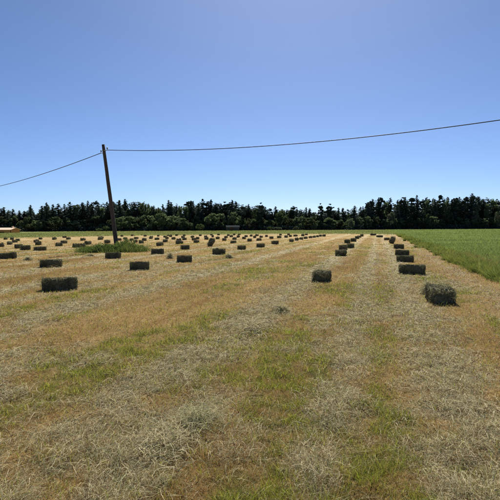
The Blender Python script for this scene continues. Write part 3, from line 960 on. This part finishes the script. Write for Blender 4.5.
LAND = [(22, 'behind the red barn'), (44, 'just right of the red barn'), (72, 'midway between the red barn and the pole'), (100, 'just left of the leaning pole'), (120, 'right behind the leaning pole'),
        (150, 'just right of the leaning pole'), (180, 'behind the big round tree'), (205, 'behind the bright willow'), (225, 'left of the grey shed'), (245, 'right behind the grey shed'), (275, 'right of the grey shed'),
        (314, 'left of the two tall lone pines'), (340, 'below the two tall lone pines'), (366, 'in the low stretch before the tall right wood'), (400, 'at the left end of the tall right wood'),
        (430, 'in the tall right wood above the crop edge'), (465, 'in the middle of the tall right wood'), (600, 'in the tall right wood at the right edge')]
ORDL = ['first', 'second', 'third', 'fourth', 'fifth', 'sixth', 'seventh', 'eighth', 'ninth', 'tenth', 'eleventh', 'twelfth', 'thirteenth', 'fourteenth', 'fifteenth', 'sixteenth', 'seventeenth', 'eighteenth', 'nineteenth', 'twentieth']
tcount = {}
def tree_label(desc, px):
    wh = next(t_ for lim, t_ in LAND if px < lim)
    k = tcount.get((desc, wh), 0); tcount[(desc, wh)] = k + 1
    return '%s %s, %s from left' % (desc, wh, ORDL[k])

# skyline conifers
items = []
px = -18.0
while px < 520:
    items.append((px, sky_y(px) + random.choice((-.8, 0, .5, 1.4, 3.0, 4.2)) + random.uniform(-.5, .5)))
    px += random.choice((2.2, 3.2, 4.2, 5.6, 6.4)) * random.uniform(.85, 1.15)
for px, yt in items:
    D = wood_D(px) + random.uniform(4, 14)
    H = (horizon_y(px) - yt) * D / 500 + CAM_H
    leafy_top = random.random() < .22
    kind = 'broad' if leafy_top else 'pine' if random.random() < (.16 if px < 365 else .38) else 'spruce'
    wsc = random.uniform(.95, 1.65) * (H / 18) ** .5
    if leafy_top: wsc *= .62; H *= .96
    o = plant(kind, px, D, H, wsc, 'leafy_tree' if leafy_top else kind + '_tree')
    tag(o, tree_label('tall leafy tree' if leafy_top else 'dark skyline %s' % kind, px), 'tree', 'trees along the top of the woods')
for px, yt, wsc, lab in ((320.5, 203, .75, 'slim pine sticking out of the woods, left of the two lone pines'), (330, 203.5, 1.15, 'broad pine sticking out of the woods, right of the two lone pines')):
    D = 262; H = (horizon_y(px) - yt) * D / 500 + CAM_H
    tag(plant('pine', px, D, H, wsc, 'pine_tree'), lab, 'tree', 'trees along the top of the woods')
for px, yt in ((31, 205), (47, 202.5)):
    D = 256; H = (horizon_y(px) - yt) * D / 500 + CAM_H
    tag(plant('spruce', px, D, H, 1.05, 'spruce_tree'), 'pointed spruce rising above its neighbours ' + ('right of the red barn' if px < 40 else 'midway from barn to pole'), 'tree', 'trees along the top of the woods')

# leafy trees along the foot of the wood: x, top y, width in px, kind
LEAFY = [(4, 213, 12, 'broad'), (16, 214, 11, 'broad'), (27, 216, 10, 'broad'), (38, 216, 11, 'broad'), (49, 218, 11, 'broad'), (57, 213, 9, 'broad'), (66, 216, 10, 'broad'), (74, 217, 13, 'broad'), (84, 219, 12, 'broad'), (95, 216, 13, 'broad'),
         (104, 222, 9, 'broad'), (112, 218, 10, 'broad'), (121, 216, 11, 'broad'), (130, 214, 13, 'broad'), (141, 213.5, 10, 'broad'), (151, 213, 10, 'broad'), (163, 211, 15, 'broad'), (172, 212, 13, 'broad'), (183, 216, 10, 'broad'),
         (190, 221, 8, 'broad'), (196, 213.5, 8, 'broad'), (205, 217, 8, 'broad'), (213, 209.8, 13, 'broad'), (222, 212, 11, 'broad'), (234, 211.5, 10, 'broad'), (243, 215, 9, 'broad'), (251, 215, 10, 'broad'), (260, 216, 12, 'broad'), (270, 218, 9, 'broad'),
         (281, 212, 9, 'broad'), (290, 217, 9, 'broad'), (299, 215, 10, 'broad'), (309, 216, 12, 'broad'), (319, 219, 9, 'broad'), (329, 216, 12, 'broad'), (340, 217, 11, 'broad'), (350, 217.5, 8, 'broad'), (358, 216, 9, 'broad'),
         (376, 213.5, 7, 'broad'), (449, 209, 9, 'broad'), (368, 214, 9, 'broad'), (386, 216, 9, 'broad'), (398, 214, 9, 'broad'), (410, 216, 9, 'broad'), (420, 215, 9, 'broad'), (431, 216, 10, 'broad'), (441, 217, 9, 'broad'), (459, 215, 10, 'broad'), (470, 216, 10, 'broad'), (482, 215, 10, 'broad'), (493, 216, 10, 'broad'), (505, 214, 11, 'broad'),
         (391, 210.5, 7, 'pale'), (476, 208.5, 6, 'pale'), (498, 209.5, 7, 'pale')]
for px, yt, wpx, kind in LEAFY:
    D = wood_D(px) - random.uniform(-4, 8)
    H = (horizon_y(px) - yt) * D / 500 + CAM_H
    wsc = wpx * D / 500 / 2 / 3.7 * random.uniform(1.1, 1.5)
    H *= random.uniform(.86, 1.1)
    if kind == 'pale':
        lab = {391: 'pale silvery tree showing at the left end of the tall right wood', 476: 'pale silvery tree in the middle of the tall right wood', 498: 'pale silvery tree at the right edge of the wood'}[px]
    elif px == 163: lab = 'big round leafy tree bulging out at the foot of the woods'
    elif px == 449: lab = 'lighter green leafy tree standing against the dark right wood'
    else: lab = tree_label('rounded low leafy tree', px)
    tag(plant(kind, px, D, H, wsc, 'leafy_tree'), lab, 'tree', 'leafy trees at the foot of the woods')
BUSH = [(200, 223.5, 9, 'bright', 'bright green willow bush in front of the woods, left of the grey shed'), (106, 225.5, 6, 'bright', 'bright green bush left of the pole foot, taller of two'), (99, 228, 7, 'bright', 'bright green bush left of the pole foot, lower of two'),
        (270, 226.5, 6, 'bright', 'light green bush right of the grey shed, leftmost of three'), (278, 227, 9, 'pale', 'light green bush right of the grey shed, middle of three'), (296, 225.8, 7, 'pale', 'light green bush right of the grey shed, rightmost of three'),
        (351, 219, 7, 'pale', 'pale thin tree at the right end of the low woods'), (313, 223, 5, 'pale', 'pale bush below the slim lone pine')]
for px, yt, wpx, kind, lab in BUSH:
    D = wood_D(px) - 12
    H = (horizon_y(px) - yt) * D / 500 + CAM_H
    wsc = wpx * D / 500 / 2 / 3.7
    tag(plant(kind, px, D, H, wsc, 'bush' if H < 4 else 'leafy_tree'), lab, 'bush' if H < 4 else 'tree', 'light bushes in front of the woods')

# the rest of the wood behind them: one dense mass nobody could count
def forest_mass():
    Vs, Qs, o_ = [], [], 0
    base = [spruce_crown(18, 2.6) for _ in range(3)]
    sm = []
    for V, Q in base:
        keep = rng.random(len(Q)) < .24
        K = V.reshape(-1, 4, 3)[keep]; K = K.mean(1, keepdims=True) + (K - K.mean(1, keepdims=True)) * 1.3
        sm.append(K.reshape(-1, 3))
    for k in range(760):
        px = random.uniform(-60, 560)
        D = wood_D(px) + random.uniform(10, 42)
        yt = sky_y(px) + random.uniform(2.0, 8)
        H = (horizon_y(px) - yt) * D / 500 + CAM_H
        p = at_depth(px, 228, D)
        a = random.uniform(0, 6.28); s = random.uniform(1.0, 1.5)
        V = sm[k % 3].copy(); c, n_ = math.cos(a), math.sin(a)
        X = V[:, 0] * c - V[:, 1] * n_; Y = V[:, 0] * n_ + V[:, 1] * c
        V[:, 0] = X * s * 1.35 + p.x; V[:, 1] = Y * s * 1.35 + p.y; V[:, 2] *= H / 18
        Vs.append(V)
    V = np.concatenate(Vs)
    me = mesh_quads('woods', V, np.arange(len(V)).reshape(-1, 4)); 
    tag(obj('woods', me, M_spruce), 'deep dark woods filling in behind the front trees', 'woods', kind='stuff')
forest_mass()

# undergrowth along the foot of the wood
def undergrowth():
    N = 26000
    px = rng.uniform(-60, 560, N)
    D = np.interp(px, [-40, 0, 180, 300, 355, 370, 540], [262, 258, 248, 252, 262, 280, 292]) + rng.uniform(-4, 16, N)
    x = (px - 250) / 500 * D
    hmax = .8 + 3.2 * fbm(x * .12, D * .05, 151, 3)
    z = rng.random(N) ** .8 * hmax + gz(x, D)
    V, Q = quads_from(np.stack([x, D, z], 1), rng.uniform(.18, .42, N), rnd_n(N))
    tag(obj('undergrowth', mesh_quads('undergrowth', V, Q), M_spruce), 'dark tangled undergrowth along the foot of the woods', 'undergrowth', kind='stuff')
undergrowth()
